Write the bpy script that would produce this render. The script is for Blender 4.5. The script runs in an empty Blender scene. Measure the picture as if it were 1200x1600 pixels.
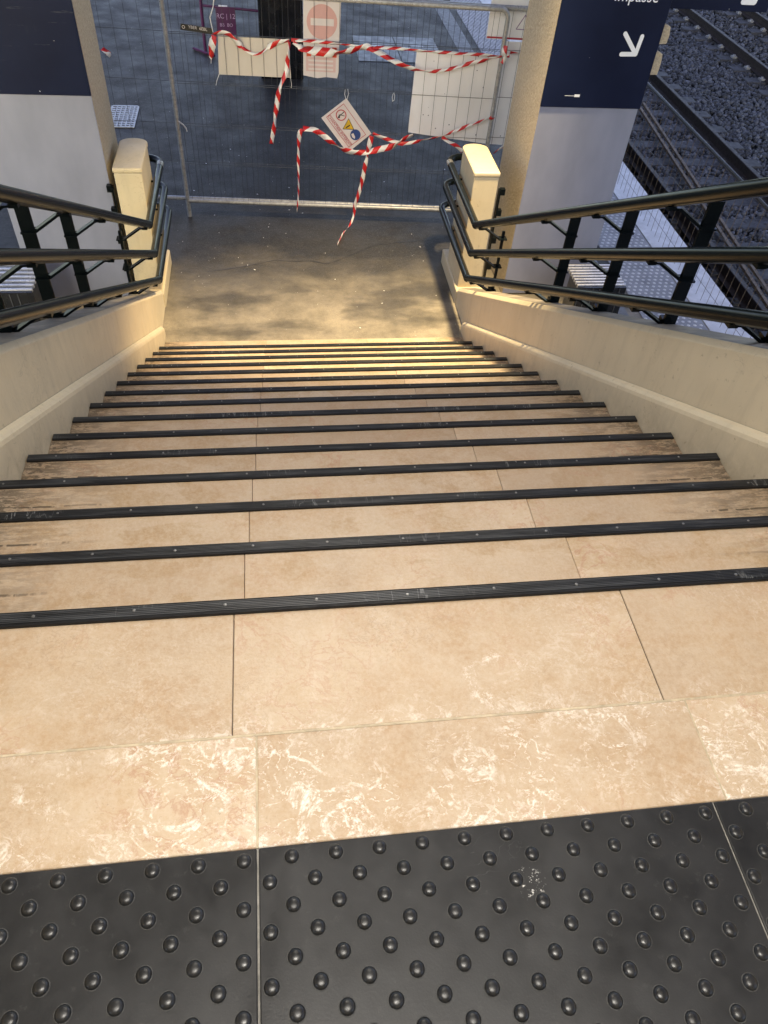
import bpy, bmesh, math, random
from mathutils import Vector, Matrix
random.seed(7)
R = math.radians
SC = bpy.context.scene
COL = SC.collection

# ------------------------------------------------------------------ camera
cam_d = bpy.data.cameras.new('camera')
cam = bpy.data.objects.new('camera', cam_d); COL.objects.link(cam)
CX, CY, CZ = 0.01993, -0.44148, 1.34723
yaw, pitch, roll, FPX = 0.19136, 0.835405, 0.095912, 1170.15
fwd = Vector((math.sin(yaw)*math.cos(pitch), math.cos(yaw)*math.cos(pitch), -math.sin(pitch)))
rgt = Vector((math.cos(yaw), -math.sin(yaw), 0)); upv = rgt.cross(fwd)
r2 = rgt*math.cos(roll) + upv*math.sin(roll); u2 = upv*math.cos(roll) - rgt*math.sin(roll)
cam.matrix_world = Matrix(((r2.x, u2.x, -fwd.x, CX), (r2.y, u2.y, -fwd.y, CY), (r2.z, u2.z, -fwd.z, CZ), (0, 0, 0, 1)))
cam_d.sensor_fit = 'VERTICAL'; cam_d.sensor_height = 24.0; cam_d.lens = 24.0*FPX/1600.0
cam_d.clip_start = 0.02; cam_d.clip_end = 500
SC.camera = cam

# ------------------------------------------------------------------ sky, sun, exposure (blue dusk)
W = bpy.data.worlds.new('World'); SC.world = W; W.use_nodes = True
wn = W.node_tree; wn.nodes.clear()
sky = wn.nodes.new('ShaderNodeTexSky'); sky.sky_type = 'NISHITA'; sky.sun_disc = False
sky.sun_elevation = R(13.0); sky.sun_rotation = R(200); sky.altitude = 100; sky.air_density = 1.0; sky.dust_density = 1.0; sky.ozone_density = 2.0
bg = wn.nodes.new('ShaderNodeBackground'); bg.inputs['Strength'].default_value = 0.15
wo = wn.nodes.new('ShaderNodeOutputWorld')
hs = wn.nodes.new('ShaderNodeHueSaturation'); hs.inputs['Saturation'].default_value = .80; hs.inputs['Hue'].default_value = .53
wn.links.new(sky.outputs[0], hs.inputs['Color']); wn.links.new(hs.outputs[0], bg.inputs[0]); wn.links.new(bg.outputs[0], wo.inputs[0])
sun_d = bpy.data.lights.new('sun', 'SUN'); sun_d.energy = 0.05; sun_d.angle = R(15); sun_d.color = (1, .9, .8)
sun = bpy.data.objects.new('sun', sun_d); COL.objects.link(sun); sun.rotation_euler = (R(77), 0, R(-20))
SC.view_settings.view_transform = 'Standard'; SC.view_settings.look = 'None'
SC.view_settings.exposure = 1.55; SC.view_settings.gamma = 1.0
SC.cycles.max_bounces = 6; SC.cycles.diffuse_bounces = 3; SC.cycles.glossy_bounces = 3; SC.cycles.caustics_reflective = False; SC.cycles.caustics_refractive = False

# ------------------------------------------------------------------ measured layout (metres)
TR, RI = 0.29361, 0.16293          # tread, riser
XL, XR = -0.92386, 1.60530         # inner wall faces
Y1 = 0.52094                       # top nosing
NS = 15
F = -NS*RI                         # lower platform level
SL = RI/TR
YE = Y1 + NS*TR                    # end of stone at the bottom
def nose(y): return -(y - Y1)*SL

# ------------------------------------------------------------------ material helpers
def newmat(name):
    m = bpy.data.materials.new(name); m.use_nodes = True
    nt = m.node_tree; b = nt.nodes['Principled BSDF']
    return m, nt, b
class N:
    def __init__(s, nt): s.nt = nt
    def node(s, t, **k):
        n = s.nt.nodes.new(t)
        for a, v in k.items(): setattr(n, a, v)
        return n
    def link(s, a, b): s.nt.links.new(a, b)
    def math(s, op, a, b=None, clamp=False):
        n = s.node('ShaderNodeMath', operation=op); n.use_clamp = clamp
        for i, v in enumerate((a, b)):
            if v is None: continue
            if isinstance(v, (int, float)): n.inputs[i].default_value = v
            else: s.link(v, n.inputs[i])
        return n.outputs[0]
    def mix(s, f, a, b):
        n = s.node('ShaderNodeMix', data_type='RGBA')
        for i, v in ((0, f), (6, a), (7, b)):
            if isinstance(v, (int, float)): n.inputs[i].default_value = v
            elif isinstance(v, tuple): n.inputs[i].default_value = (*v, 1) if len(v) == 3 else v
            else: s.link(v, n.inputs[i])
        return n.outputs[2]
    def pos(s, scale=(1, 1, 1), rnd=0.0):
        g = s.node('ShaderNodeNewGeometry'); v = g.outputs['Position']
        if rnd:
            oi = s.node('ShaderNodeObjectInfo'); k = s.math('MULTIPLY', oi.outputs['Random'], rnd)
            a = s.node('ShaderNodeVectorMath', operation='ADD'); s.link(v, a.inputs[0]); s.link(k, a.inputs[1]); v = a.outputs[0]
        mp = s.node('ShaderNodeMapping'); mp.inputs['Scale'].default_value = scale; s.link(v, mp.inputs['Vector'])
        return mp.outputs[0]
    def xyz(s):
        g = s.node('ShaderNodeNewGeometry'); x = s.node('ShaderNodeSeparateXYZ'); s.link(g.outputs['Position'], x.inputs[0]); return x.outputs
    def noise(s, v, scale, detail=4, rough=.55, dist=0.0):
        n = s.node('ShaderNodeTexNoise'); n.inputs['Scale'].default_value = scale; n.inputs['Detail'].default_value = detail
        n.inputs['Roughness'].default_value = rough; n.inputs['Distortion'].default_value = dist; s.link(v, n.inputs['Vector']); return n.outputs['Fac']
    def ramp(s, f, lo, hi, a=0.0, b=1.0):
        n = s.node('ShaderNodeMapRange'); n.inputs[1].default_value = lo; n.inputs[2].default_value = hi; n.inputs[3].default_value = a; n.inputs[4].default_value = b
        n.clamp = True; s.link(f, n.inputs[0]); return n.outputs[0]
    def vein(s, v, scale, width, detail=5, dist=.6):
        f = s.noise(v, scale, detail, .6, dist); a = s.math('ABSOLUTE', s.math('SUBTRACT', f, .5)); return s.ramp(a, 0, width, 1, 0)
    def bump(s, b, h, strength=.3, dist=.01):
        n = s.node('ShaderNodeBump'); n.inputs['Strength'].default_value = strength; n.inputs['Distance'].default_value = dist
        s.link(h, n.inputs['Height']); s.link(n.outputs[0], b.inputs['Normal'])

def plain(name, col, rough=.5, metal=0.0, var=.15, scale=8, bump=0.0, bscale=120, col2=None, spec=.5, rvar=.12):
    m, nt, b = newmat(name); n = N(nt); p = n.pos()
    f = n.ramp(n.noise(p, scale, 5, .6), .3, .7)
    c2 = col2 or tuple(max(0, c*(1-2*var)) for c in col)
    n.link(n.mix(f, c2, col), b.inputs['Base Color'])
    n.link(n.ramp(n.noise(p, scale*2.3, 4), .3, .7, max(.03, rough-rvar), min(1, rough+rvar)), b.inputs['Roughness'])
    b.inputs['Metallic'].default_value = metal; b.inputs['Specular IOR Level'].default_value = spec
    if bump: n.bump(b, n.noise(p, bscale, 3, .6), bump, .004)
    return m

def stone_mat(name, scuff=0.0):
    m, nt, b = newmat(name); n = N(nt); p = n.pos(rnd=31.0); X, Y, Z = n.xyz()
    oi = n.node('ShaderNodeObjectInfo')
    c = n.mix(n.ramp(n.noise(p, 2.6, 6, .62), .34, .66), (.46, .335, .215), (.60, .465, .315))
    c = n.mix(n.ramp(n.noise(p, 6, 7, .68, .3), .44, .66, 0, .70), c, (.45, .285, .145))          # ochre clouds
    c = n.mix(n.math('MULTIPLY', n.ramp(n.noise(n.pos((1, 2.2, 1), rnd=13.0), 4.5, 5, .55, .4), .53, .57), n.ramp(Y, .45, .6, .15, .55)), c, (.40, .255, .115))   # damp ochre stains
    c = n.mix(n.ramp(n.noise(p, 26, 5, .7), .45, .68, 0, .35), c, (.62, .52, .40))                # pale fossil flecks
    c = n.mix(n.ramp(n.noise(p, 95, 4, .75), .38, .70, 0, .40), c, (.66, .57, .45))
    c = n.mix(n.ramp(n.noise(p, 210, 3, .7), .60, .74, 0, .45), c, (.30, .20, .13))               # dark pores
    c = n.mix(n.math('MULTIPLY', n.ramp(oi.outputs['Random'], 0, 1, 0, .55), n.ramp(Y, .4, .7, .35, 1)), c, (.33, .235, .15))
    red = n.math('MULTIPLY', n.vein(p, 15, .030, 7, .5), n.ramp(n.noise(p, 2.6, 3), .50, .64))
    c = n.mix(n.math('MULTIPLY', red, .45), c, (.40, .17, .10))
    fine = n.math('MULTIPLY', n.vein(p, 34, .02, 5, .4), n.ramp(n.noise(p, 5, 3), .47, .65))
    c = n.mix(n.math('MULTIPLY', fine, .38), c, (.30, .20, .125))
    # chalky white scratches, mostly on the landing slabs
    th = n.math('MULTIPLY', n.vein(p, 9, .034, 9, .75), n.ramp(n.noise(p, 75, 6, .82), .45, .54))
    th2 = n.math('MULTIPLY', n.vein(n.pos((1, 1.6, 1), rnd=17.0), 21, .022, 7, .5), n.ramp(n.noise(p, 90, 5, .82), .46, .55))
    pt = n.ramp(n.noise(p, 3.4, 6, .66), .50 - .05*scuff, .61 - .05*scuff)
    wm = n.math('MULTIPLY', n.math('MAXIMUM', th, th2), pt)
    wm = n.math('MULTIPLY', wm, n.ramp(Y, .17, .25, 1.0, .22))
    wr = n.math('MULTIPLY', n.ramp(n.noise(p, 30, 7, .85, .8), .52, .60), n.ramp(n.noise(p, 7, 3), .42, .58))
    edge = n.math('MULTIPLY', wr, n.math('ADD', n.ramp(Y, .005, .085, 1, 0), n.math('MULTIPLY', n.ramp(n.math('ABSOLUTE', n.math('SUBTRACT', Y, .21)), .0, .045, 1, 0), .55)), True)
    wm = n.math('MAXIMUM', n.math('MULTIPLY', wm, .35 + .65*scuff), n.math('MULTIPLY', edge, scuff))
    c = n.mix(n.math('MULTIPLY', wm, .95), c, (.88, .83, .75))
    if scuff:      # chalky ring left by something dragged on the middle slab
        dv = n.node('ShaderNodeVectorMath', operation='DISTANCE'); g0 = n.node('ShaderNodeNewGeometry'); n.link(g0.outputs['Position'], dv.inputs[0]); dv.inputs[1].default_value = (.427, .285, 0)
        rr = n.math('ABSOLUTE', n.math('SUBTRACT', n.math('ADD', dv.outputs['Value'], n.math('MULTIPLY', n.math('SUBTRACT', n.noise(p, 14, 6), .5), .09)), .050))
        ring = n.math('MULTIPLY', n.ramp(rr, .002, .020, 1, 0), n.ramp(n.noise(p, 85, 6, .85), .49, .58))
        ring = n.math('MULTIPLY', ring, n.ramp(n.noise(n.pos(), 9, 3), .45, .55))
        c = n.mix(n.math('MULTIPLY', ring, .7), c, (.86, .81, .73))
    # grime trodden in beside the walls: black crust and streaks
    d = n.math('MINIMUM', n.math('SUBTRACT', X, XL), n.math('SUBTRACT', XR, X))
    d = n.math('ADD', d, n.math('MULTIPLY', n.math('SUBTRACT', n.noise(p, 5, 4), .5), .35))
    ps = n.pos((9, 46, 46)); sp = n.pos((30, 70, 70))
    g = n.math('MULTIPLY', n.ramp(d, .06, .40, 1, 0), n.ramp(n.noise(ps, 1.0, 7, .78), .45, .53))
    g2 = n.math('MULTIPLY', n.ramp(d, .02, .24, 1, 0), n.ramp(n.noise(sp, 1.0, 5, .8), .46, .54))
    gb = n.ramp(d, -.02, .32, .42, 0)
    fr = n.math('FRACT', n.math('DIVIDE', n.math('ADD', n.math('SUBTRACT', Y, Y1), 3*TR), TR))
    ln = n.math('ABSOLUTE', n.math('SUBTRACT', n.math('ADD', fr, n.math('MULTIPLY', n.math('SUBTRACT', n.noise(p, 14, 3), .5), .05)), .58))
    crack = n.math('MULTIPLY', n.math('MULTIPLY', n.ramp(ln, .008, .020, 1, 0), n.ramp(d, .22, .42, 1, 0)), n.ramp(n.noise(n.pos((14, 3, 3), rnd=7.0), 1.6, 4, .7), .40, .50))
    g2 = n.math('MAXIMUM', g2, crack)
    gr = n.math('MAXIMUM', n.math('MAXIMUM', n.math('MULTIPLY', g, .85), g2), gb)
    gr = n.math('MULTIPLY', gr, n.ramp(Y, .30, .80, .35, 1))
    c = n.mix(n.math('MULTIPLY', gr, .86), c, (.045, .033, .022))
    n.link(c, b.inputs['Base Color'])
    n.link(n.ramp(n.noise(p, 11, 6, .65), .3, .7, .30, .58), b.inputs['Roughness'])
    n.bump(b, n.math('ADD', n.noise(p, 45, 6, .7), n.math('MULTIPLY', n.noise(p, 180, 3), .8)), .22, .004)
    return m

def asphalt_mat():
    m, nt, b = newmat('asphalt'); n = N(nt); p = n.pos(); X, Y, Z = n.xyz()
    c = n.mix(n.ramp(n.noise(p, .9, 6, .62), .36, .66), (.013, .0118, .0105), (.028, .0258, .0235))
    c = n.mix(n.ramp(n.noise(p, 7.0, 7, .75), .48, .72, 0, .5), c, (.042, .039, .036))
    # worn dusty patch at the stair foot: broad, with traffic smears across the walking line
    yy = n.math('ADD', Y, n.math('MULTIPLY', n.math('SUBTRACT', n.noise(p, .9, 5, .6), .5), 1.5))
    worn = n.ramp(yy, 5.15, 6.35, 1, 0)
    worn = n.math('MULTIPLY', worn, n.ramp(n.noise(p, 4.5, 8, .70), .34, .62, .50, 1))
    smear = n.math('MULTIPLY', n.ramp(n.noise(n.pos((.7, 1.6, 1)), 1.7, 4, .55), .50, .64), .65)
    worn = n.math('MULTIPLY', worn, n.math('SUBTRACT', 1.0, smear))
    c = n.mix(n.math('MULTIPLY', worn, .9), c, (.33, .285, .215))
    c = n.mix(n.ramp(n.noise(p, 150, 3, .7), .54, .72, 0, .65), c, (.15, .145, .135))
    c = n.mix(n.ramp(n.noise(p, 90, 4, .8), .56, .70, 0, .6), c, (.012, .012, .012))
    sp = n.ramp(n.noise(p, 42, 1, .4), .80, .81)
    c = n.mix(sp, c, (.45, .43, .40))
    n.link(c, b.inputs['Base Color'])
    n.link(n.ramp(n.noise(p, 3.0, 6, .65), .3, .7, .42, .68), b.inputs['Roughness']); b.inputs['Specular IOR Level'].default_value = .28
    n.bump(b, n.math('ADD', n.noise(p, 130, 4, .7), n.math('MULTIPLY', n.noise(p, 30, 4), .6)), .45, .005)
    return m

def cream_mat(name, base=(.64, .54, .37), grime=True):
    m, nt, b = newmat(name); n = N(nt); p = n.pos()
    c = n.mix(n.ramp(n.noise(p, 1.8, 5), .3, .7), tuple(v*.86 for v in base), base)
    st = n.noise(n.pos((16, 16, 2.2)), 1.0, 5, .65)
    c = n.mix(n.ramp(st, .50, .72, 0, .26), c, (.34, .28, .19))
    X, Y, Z = n.xyz()
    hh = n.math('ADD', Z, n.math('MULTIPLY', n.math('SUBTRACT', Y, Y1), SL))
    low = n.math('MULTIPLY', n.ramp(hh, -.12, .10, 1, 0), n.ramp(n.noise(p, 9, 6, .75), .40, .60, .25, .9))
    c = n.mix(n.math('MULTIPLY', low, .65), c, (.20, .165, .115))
    sc_ = n.math('MULTIPLY', n.vein(n.pos((1, 1, 1.7)), 6, .008, 4, .5), n.ramp(n.noise(p, 2.2, 3), .54, .62))
    c = n.mix(n.math('MULTIPLY', sc_, .45), c, (.25, .21, .15))
    c = n.mix(n.ramp(n.noise(p, 30, 4, .7), .64, .70, 0, .55), c, (.30, .24, .16))
    if grime:      # weathered soot lying on surfaces that face up
        g = n.node('ShaderNodeNewGeometry'); sx = n.node('ShaderNodeSeparateXYZ'); n.link(g.outputs['True Normal'], sx.inputs[0])
        up = n.math('MULTIPLY', n.ramp(sx.outputs[2], .78, .82), n.ramp(n.noise(p, 3.5, 6, .7), .30, .55, .4, .95))
        c = n.mix(up, c, (.13, .115, .10))
    n.link(c, b.inputs['Base Color']); n.link(n.ramp(n.noise(p, 6, 4), .3, .7, .42, .62), b.inputs['Roughness'])
    n.bump(b, n.math('ADD', n.noise(p, 70, 3), n.math('MULTIPLY', n.noise(p, 7, 4), 2.5)), .14, .006)
    return m

def roughcast_mat():
    m, nt, b = newmat('roughcast'); n = N(nt); p = n.pos()
    h = n.noise(n.pos((1, 1, 1.6)), 38, 4, .6, .6)
    n.link(n.mix(n.ramp(h, .3, .7), (.36, .29, .20), (.52, .44, .31)), b.inputs['Base Color'])
    b.inputs['Roughness'].default_value = .85; n.bump(b, h, .9, .012); return m

def rubber_mat():
    m, nt, b = newmat('tactile_rubber'); n = N(nt); p = n.pos()
    c = n.mix(n.ramp(n.noise(p, 6, 6, .65), .35, .7), (.012, .0125, .0135), (.026, .0265, .028))
    c = n.mix(n.ramp(n.noise(p, 50, 5, .75), .60, .74, 0, .30), c, (.09, .09, .088))
    c = n.mix(n.ramp(n.noise(p, 3.2, 5, .6), .48, .70, 0, .35), c, (.05, .05, .05))
    sc = n.math('MULTIPLY', n.vein(n.pos((1, 2.2, 1)), 11, .006, 3, .4), n.ramp(n.noise(p, 4.3, 2), .66, .70))
    c = n.mix(n.math('MULTIPLY', sc, .12), c, (.35, .35, .34))
    dd = n.node('ShaderNodeVectorMath', operation='DISTANCE'); g = n.node('ShaderNodeNewGeometry'); n.link(g.outputs['Position'], dd.inputs[0]); dd.inputs[1].default_value = (.398, -.103, 0)
    spl = n.math('MULTIPLY', n.ramp(dd.outputs['Value'], .012, .03, 1, 0), n.ramp(n.noise(p, 130, 4, .7), .57, .62))
    c = n.mix(spl, c, (.75, .74, .70))
    n.link(c, b.inputs['Base Color']); n.link(n.ramp(n.noise(p, 9, 6, .7), .3, .7, .30, .50), b.inputs['Roughness']); b.inputs['Specular IOR Level'].default_value = .42
    n.bump(b, n.noise(p, 260, 3), .08, .002); return m

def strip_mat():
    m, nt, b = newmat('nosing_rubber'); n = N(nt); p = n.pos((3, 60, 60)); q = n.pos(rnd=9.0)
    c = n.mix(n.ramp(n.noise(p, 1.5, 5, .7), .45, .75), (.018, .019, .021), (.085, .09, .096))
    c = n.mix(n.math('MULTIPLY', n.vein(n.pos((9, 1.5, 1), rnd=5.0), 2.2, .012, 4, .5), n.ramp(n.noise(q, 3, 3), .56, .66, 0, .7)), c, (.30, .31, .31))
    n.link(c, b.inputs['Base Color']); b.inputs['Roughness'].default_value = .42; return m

def tape_mat():
    m, nt, b = newmat('barrier_tape'); n = N(nt)
    uv = n.node('ShaderNodeUVMap'); sx = n.node('ShaderNodeSeparateXYZ'); n.link(uv.outputs[0], sx.inputs[0])
    k = n.math('ADD', n.math('MULTIPLY', sx.outputs[0], 1/.15), n.math('MULTIPLY', sx.outputs[1], .42))
    f = n.math('GREATER_THAN', n.math('FRACT', k), .5)
    p = n.pos()
    red = n.mix(n.noise(p, 40, 3), (.42, .010, .012), (.60, .02, .025)); wh = n.mix(n.noise(p, 30, 3), (.62, .61, .60), (.82, .81, .80))
    n.link(n.mix(f, red, wh), b.inputs['Base Color']); b.inputs['Roughness'].default_value = .32
    n.bump(b, n.noise(p, 60, 2), .3, .004); return m

def board_mat(name, base, dots=False, stain=.12):
    m, nt, b = newmat(name); n = N(nt); p = n.pos()
    c = n.mix(n.ramp(n.noise(n.pos((1, 1, .4)), 5, 5), .3, .75), tuple(v*(1-stain) for v in base), base)
    if dots:
        v = n.node('ShaderNodeTexVoronoi'); v.inputs['Scale'].default_value = 15; n.link(p, v.inputs['Vector'])
        sx = n.node('ShaderNodeSeparateColor'); n.link(v.outputs['Color'], sx.inputs[0])
        d = n.math('MULTIPLY', n.ramp(v.outputs['Distance'], .07, .11, 1, 0), n.math('GREATER_THAN', sx.outputs[0], .62))
        c = n.mix(n.math('MULTIPLY', d, .85), c, (.07, .08, .13))
    n.link(c, b.inputs['Base Color']); b.inputs['Roughness'].default_value = .38; return m

def ballast_mat():
    m, nt, b = newmat('ballast_stone'); n = N(nt); p = n.pos()
    at = n.node('ShaderNodeAttribute', attribute_name='tone')
    c = n.mix(at.outputs['Fac'], (.004, .005, .007), (.145, .155, .19))
    c = n.mix(n.ramp(n.noise(p, 60, 3), .4, .7, 0, .4), c, (.10, .095, .09))
    n.link(c, b.inputs['Base Color']); b.inputs['Roughness'].default_value = .62; return m

M = {}
M['stone'] = stone_mat('limestone', 0.0); M['stone_landing'] = stone_mat('limestone_landing', 1.0)
M['asphalt'] = asphalt_mat(); M['cream'] = cream_mat('cream_paint'); M['cream_newel'] = cream_mat('cream_newel_paint', (.58, .49, .32), False)
M['roughcast'] = roughcast_mat(); M['rubber'] = rubber_mat(); M['strip'] = strip_mat(); M['tape'] = tape_mat()
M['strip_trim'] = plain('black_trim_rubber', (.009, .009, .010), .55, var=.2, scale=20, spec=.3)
M['dome_rubber'] = plain('worn_dome_rubber', (.014, .0145, .0155), .37, var=.25, scale=60, spec=.55, rvar=.08)
M['grey_mortar'] = plain('grey_mortar', (.30, .29, .265), .8, var=.3, scale=40)
M['dust_ring'] = plain('dust_in_groove', (.065, .065, .063), .8, var=.3, scale=120)
M['mortar'] = plain('pale_mortar', (.62, .52, .36), .8, var=.2, scale=30)
M['joint'] = plain('dirty_joint', (.10, .075, .05), .9, var=.3, scale=30)
M['screw'] = plain('screw_steel', (.36, .36, .35), .45, .8, var=.3, scale=6)
M['rail_paint'] = plain('dark_green_paint', (.003, .005, .0055), .22, 0, var=.08, scale=5, spec=.15, rvar=.04)
M['chip'] = plain('chipped_paint_metal', (.45, .45, .44), .4, .6, var=.5, scale=90)
M['galv'] = plain('galvanised_steel', (.46, .47, .48), .36, .35, var=.22, scale=25)
M['wire'] = plain('wire_steel', (.07, .072, .078), .5, .4, var=.2, scale=25)
M['white_panel'] = board_mat('white_painted_panel', (.235, .25, .325), False, .22)
def navy_mat():
    m, nt, b = newmat('navy_sign'); n = N(nt); p = n.pos()
    c = n.mix(n.ramp(n.noise(p, 2.5, 5), .3, .7), (.0035, .0065, .024), (.0065, .011, .035))
    s = n.math('MULTIPLY', n.ramp(n.xyz()[0], 0, .1, 1, 0), n.ramp(n.noise(n.pos((1.6, 1, 26)), 1.3, 5, .7), .62, .70))
    s = n.math('MULTIPLY', s, n.ramp(n.noise(p, 3.0, 4), .50, .64))
    c = n.mix(n.math('MULTIPLY', s, .5), c, (.30, .31, .33))
    c = n.mix(n.math('MULTIPLY', n.ramp(n.noise(n.pos((1, 1, .5)), 5, 6, .7), .58, .75, 0, .14), n.ramp(n.xyz()[0], 0, .1, 1, .15)), c, (.05, .055, .07))
    c = n.mix(n.ramp(n.noise(p, 40, 1, .3), .815, .82), c, (.5, .5, .5))
    n.link(c, b.inputs['Base Color']); b.inputs['Roughness'].default_value = .42; b.inputs['Specular IOR Level'].default_value = .12; return m
M['navy'] = navy_mat()
M['white_print'] = plain('white_print', (.80, .81, .82), .4, var=.04)
M['board'] = board_mat('beige_board', (.56, .52, .48)); M['board_dots'] = board_mat('speckled_white_board', (.86, .86, .88), True)
M['poster'] = board_mat('poster_paper', (.62, .58, .59)); M['poster_red'] = board_mat('faded_red_print', (.60, .36, .35), False, .2)
M['poster_pink'] = board_mat('faded_pink_print', (.60, .43, .43), False, .15)
M['orange_tape'] = plain('orange_tape', (.62, .07, .03), .4); M['red_print'] = plain('red_print', (.45, .04, .06), .45)
M['yellow'] = plain('yellow_print', (.65, .42, .03), .45); M['blue'] = plain('blue_print', (.02, .06, .22), .45); M['black_print'] = plain('black_print', (.012, .012, .014), .4)
M['purple'] = plain('purple_paint', (.060, .008, .060), .4); M['lilac_print'] = plain('lilac_print', (.36, .26, .42), .5)
M['plastic_tie'] = plain('white_plastic', (.70, .69, .68), .4)
M['dark_cab'] = plain('dark_gloss', (.010, .011, .014), .22, var=.3, scale=4)
M['plate'] = plain('steel_plate', (.10, .105, .115), .40, .4, var=.25, scale=4)
M['line'] = plain('worn_grey_line', (.16, .165, .175), .5, var=.3, scale=9)
M['tread_white'] = plain('pale_tactile', (.62, .62, .65), .42, var=.16, scale=7)
M['strip_grey'] = plain('grey_strip', (.27, .27, .29), .5, var=.2, scale=7)
M['concrete'] = plain('concrete', (.26, .26, .26), .8, var=.25, scale=6, bump=.3, bscale=60)
M['edge_dark'] = plain('dark_platform_edge', (.035, .034, .036), .8, var=.3, scale=4)
M['sleeper'] = plain('weathered_sleeper', (.05, .05, .055), .7, var=.35, scale=5, bump=.4, bscale=40)
M['rust'] = plain('rusty_rail', (.026, .016, .013), .6, .2, var=.3, scale=12); M['rust_light'] = plain('dusty_rust', (.17, .125, .085), .7, .1, var=.3, scale=14)
M['clip'] = plain('clip_steel', (.45, .46, .48), .35, .5)
M['bed'] = plain('ballast_bed', (.010, .011, .013), .9, var=.3, scale=20); M['ballast'] = ballast_mat()
M['roof'] = plain('roof_blocker_paint', (.50, .47, .42), .7, var=.06); M['bench'] = plain('bench_steel', (.62, .63, .66), .3, .4)
M['dark_blocker'] = plain('dark_blocker_steel', (.035, .034, .033), .7, var=.1)  # finish of the added platform slab, dark to dull reflections in the floor
M['lamp_housing'] = plain('lamp_housing', (.5, .5, .5), .5)
def emis(name, col, s):
    m, nt, b = newmat(name); b.inputs['Base Color'].default_value = (.8, .8, .8, 1); b.inputs['Emission Color'].default_value = (*col, 1); b.inputs['Emission Strength'].default_value = s; return m
M['tube_light'] = emis('lit_diffuser', (1, .86, .68), 8.0); M['spot_light'] = emis('lit_spot_lens', (1, .74, .36), 14.0)

# ------------------------------------------------------------------ geometry helpers
class MB:
    def __init__(s): s.v = []; s.f = []; s.smooth = False
    def add(s, vs, fs):
        o = len(s.v); s.v += [tuple(v) for v in vs]; s.f += [tuple(i+o for i in f) for f in fs]; return s
    def box(s, x0, x1, y0, y1, z0, z1):
        return s.add([(x0,y0,z0),(x1,y0,z0),(x1,y1,z0),(x0,y1,z0),(x0,y0,z1),(x1,y0,z1),(x1,y1,z1),(x0,y1,z1)],
                     [(0,3,2,1),(4,5,6,7),(0,1,5,4),(1,2,6,5),(2,3,7,6),(3,0,4,7)])
    def prism(s, prof, a, b):
        """profile points -> 3D by a(p) and b(p) (two end mappings)"""
        n = len(prof); vs = [a(p) for p in prof] + [b(p) for p in prof]
        fs = [(i, (i+1) % n, (i+1) % n + n, i+n) for i in range(n)] + [tuple(range(n))[::-1], tuple(range(n, 2*n))]
        return s.add(vs, fs)
    def bar(s, p, q, w, h, up=(0, 0, 1)):
        p, q = Vector(p), Vector(q); d = (q-p).normalized(); u = Vector(up)
        sd = d.cross(u)
        if sd.length < 1e-4: sd = d.cross(Vector((1, 0, 0)))
        sd.normalize(); u = sd.cross(d).normalized()
        pr = [(-w/2, -h/2), (w/2, -h/2), (w/2, h/2), (-w/2, h/2)]
        return s.prism(pr, lambda t: p + sd*t[0] + u*t[1], lambda t: q + sd*t[0] + u*t[1])
    def tube(s, pts, r, n=12, cap=True):
        pts = [Vector(p) for p in pts]; rings = []; ref = None
        for i, p in enumerate(pts):
            a = (pts[i]-pts[i-1]).normalized() if i else None; b = (pts[i+1]-pts[i]).normalized() if i < len(pts)-1 else None
            d = (a+b).normalized() if a and b else (a or b)
            if ref is None:
                ref = d.orthogonal().normalized()
            ref = (ref - d*ref.dot(d)).normalized(); o = d.cross(ref)
            k = 1.0
            if a and b:
                k = 1/max(.5, d.dot(a))
                ax = a.cross(b)
            ring = []
            for j in range(n):
                t = 2*math.pi*j/n; vec = ref*math.cos(t) + o*math.sin(t)
                if a and b and ax.length > 1e-4:
                    inpl = ax.normalized().cross(d); c = vec.dot(inpl); vec = vec + inpl*c*(k-1)
                ring.append(p + vec*r)
            rings.append(ring)
        vs = [v for g in rings for v in g]; fs = []
        for i in range(len(rings)-1):
            for j in range(n):
                fs.append((i*n+j, i*n+(j+1) % n, (i+1)*n+(j+1) % n, (i+1)*n+j))
        if cap: fs += [tuple(range(n))[::-1], tuple(range((len(rings)-1)*n, len(rings)*n))]
        s.smooth = True
        return s.add(vs, fs)
    def disc(s, c, r, ax1, ax2, n=24, r0=0.0):
        c = Vector(c); a, b = Vector(ax1), Vector(ax2)
        if r0 == 0: return s.add([c + a*r*math.cos(2*math.pi*i/n) + b*r*math.sin(2*math.pi*i/n) for i in range(n)], [tuple(range(n))])
        vs = [c + (a*math.cos(2*math.pi*i/n) + b*math.sin(2*math.pi*i/n))*rr for rr in (r0, r) for i in range(n)]
        return s.add(vs, [(i, (i+1) % n, (i+1) % n+n, i+n) for i in range(n)])
    def mesh(s, name):
        me = bpy.data.meshes.new(name); me.from_pydata(s.v, [], s.f); me.update()
        bm = bmesh.new(); bm.from_mesh(me); bmesh.ops.recalc_face_normals(bm, faces=bm.faces)
        if s.smooth:
            for f in bm.faces: f.smooth = True
            for e in bm.edges:
                if len(e.link_faces) == 2 and e.calc_face_angle(0) > .7: e.smooth = False
        bm.to_mesh(me); bm.free(); return me
    def build(s, name, mat, parent=None, bevel=0.0, seg=2):
        me = s.mesh(name); me.materials.append(M[mat] if isinstance(mat, str) else mat)
        o = bpy.data.objects.new(name, me); COL.objects.link(o)
        if parent is not None:
            o.parent = parent; o.matrix_parent_inverse = PINV(parent)
        if bevel:
            md = o.modifiers.new('bevel', 'BEVEL'); md.width = bevel; md.segments = seg; md.limit_method = 'ANGLE'; md.angle_limit = R(35)
        return o
def WM(o):
    m = Matrix.LocRotScale(o.location, o.rotation_euler, o.scale)
    return WM(o.parent) @ o.matrix_parent_inverse @ m if o.parent else m
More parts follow.
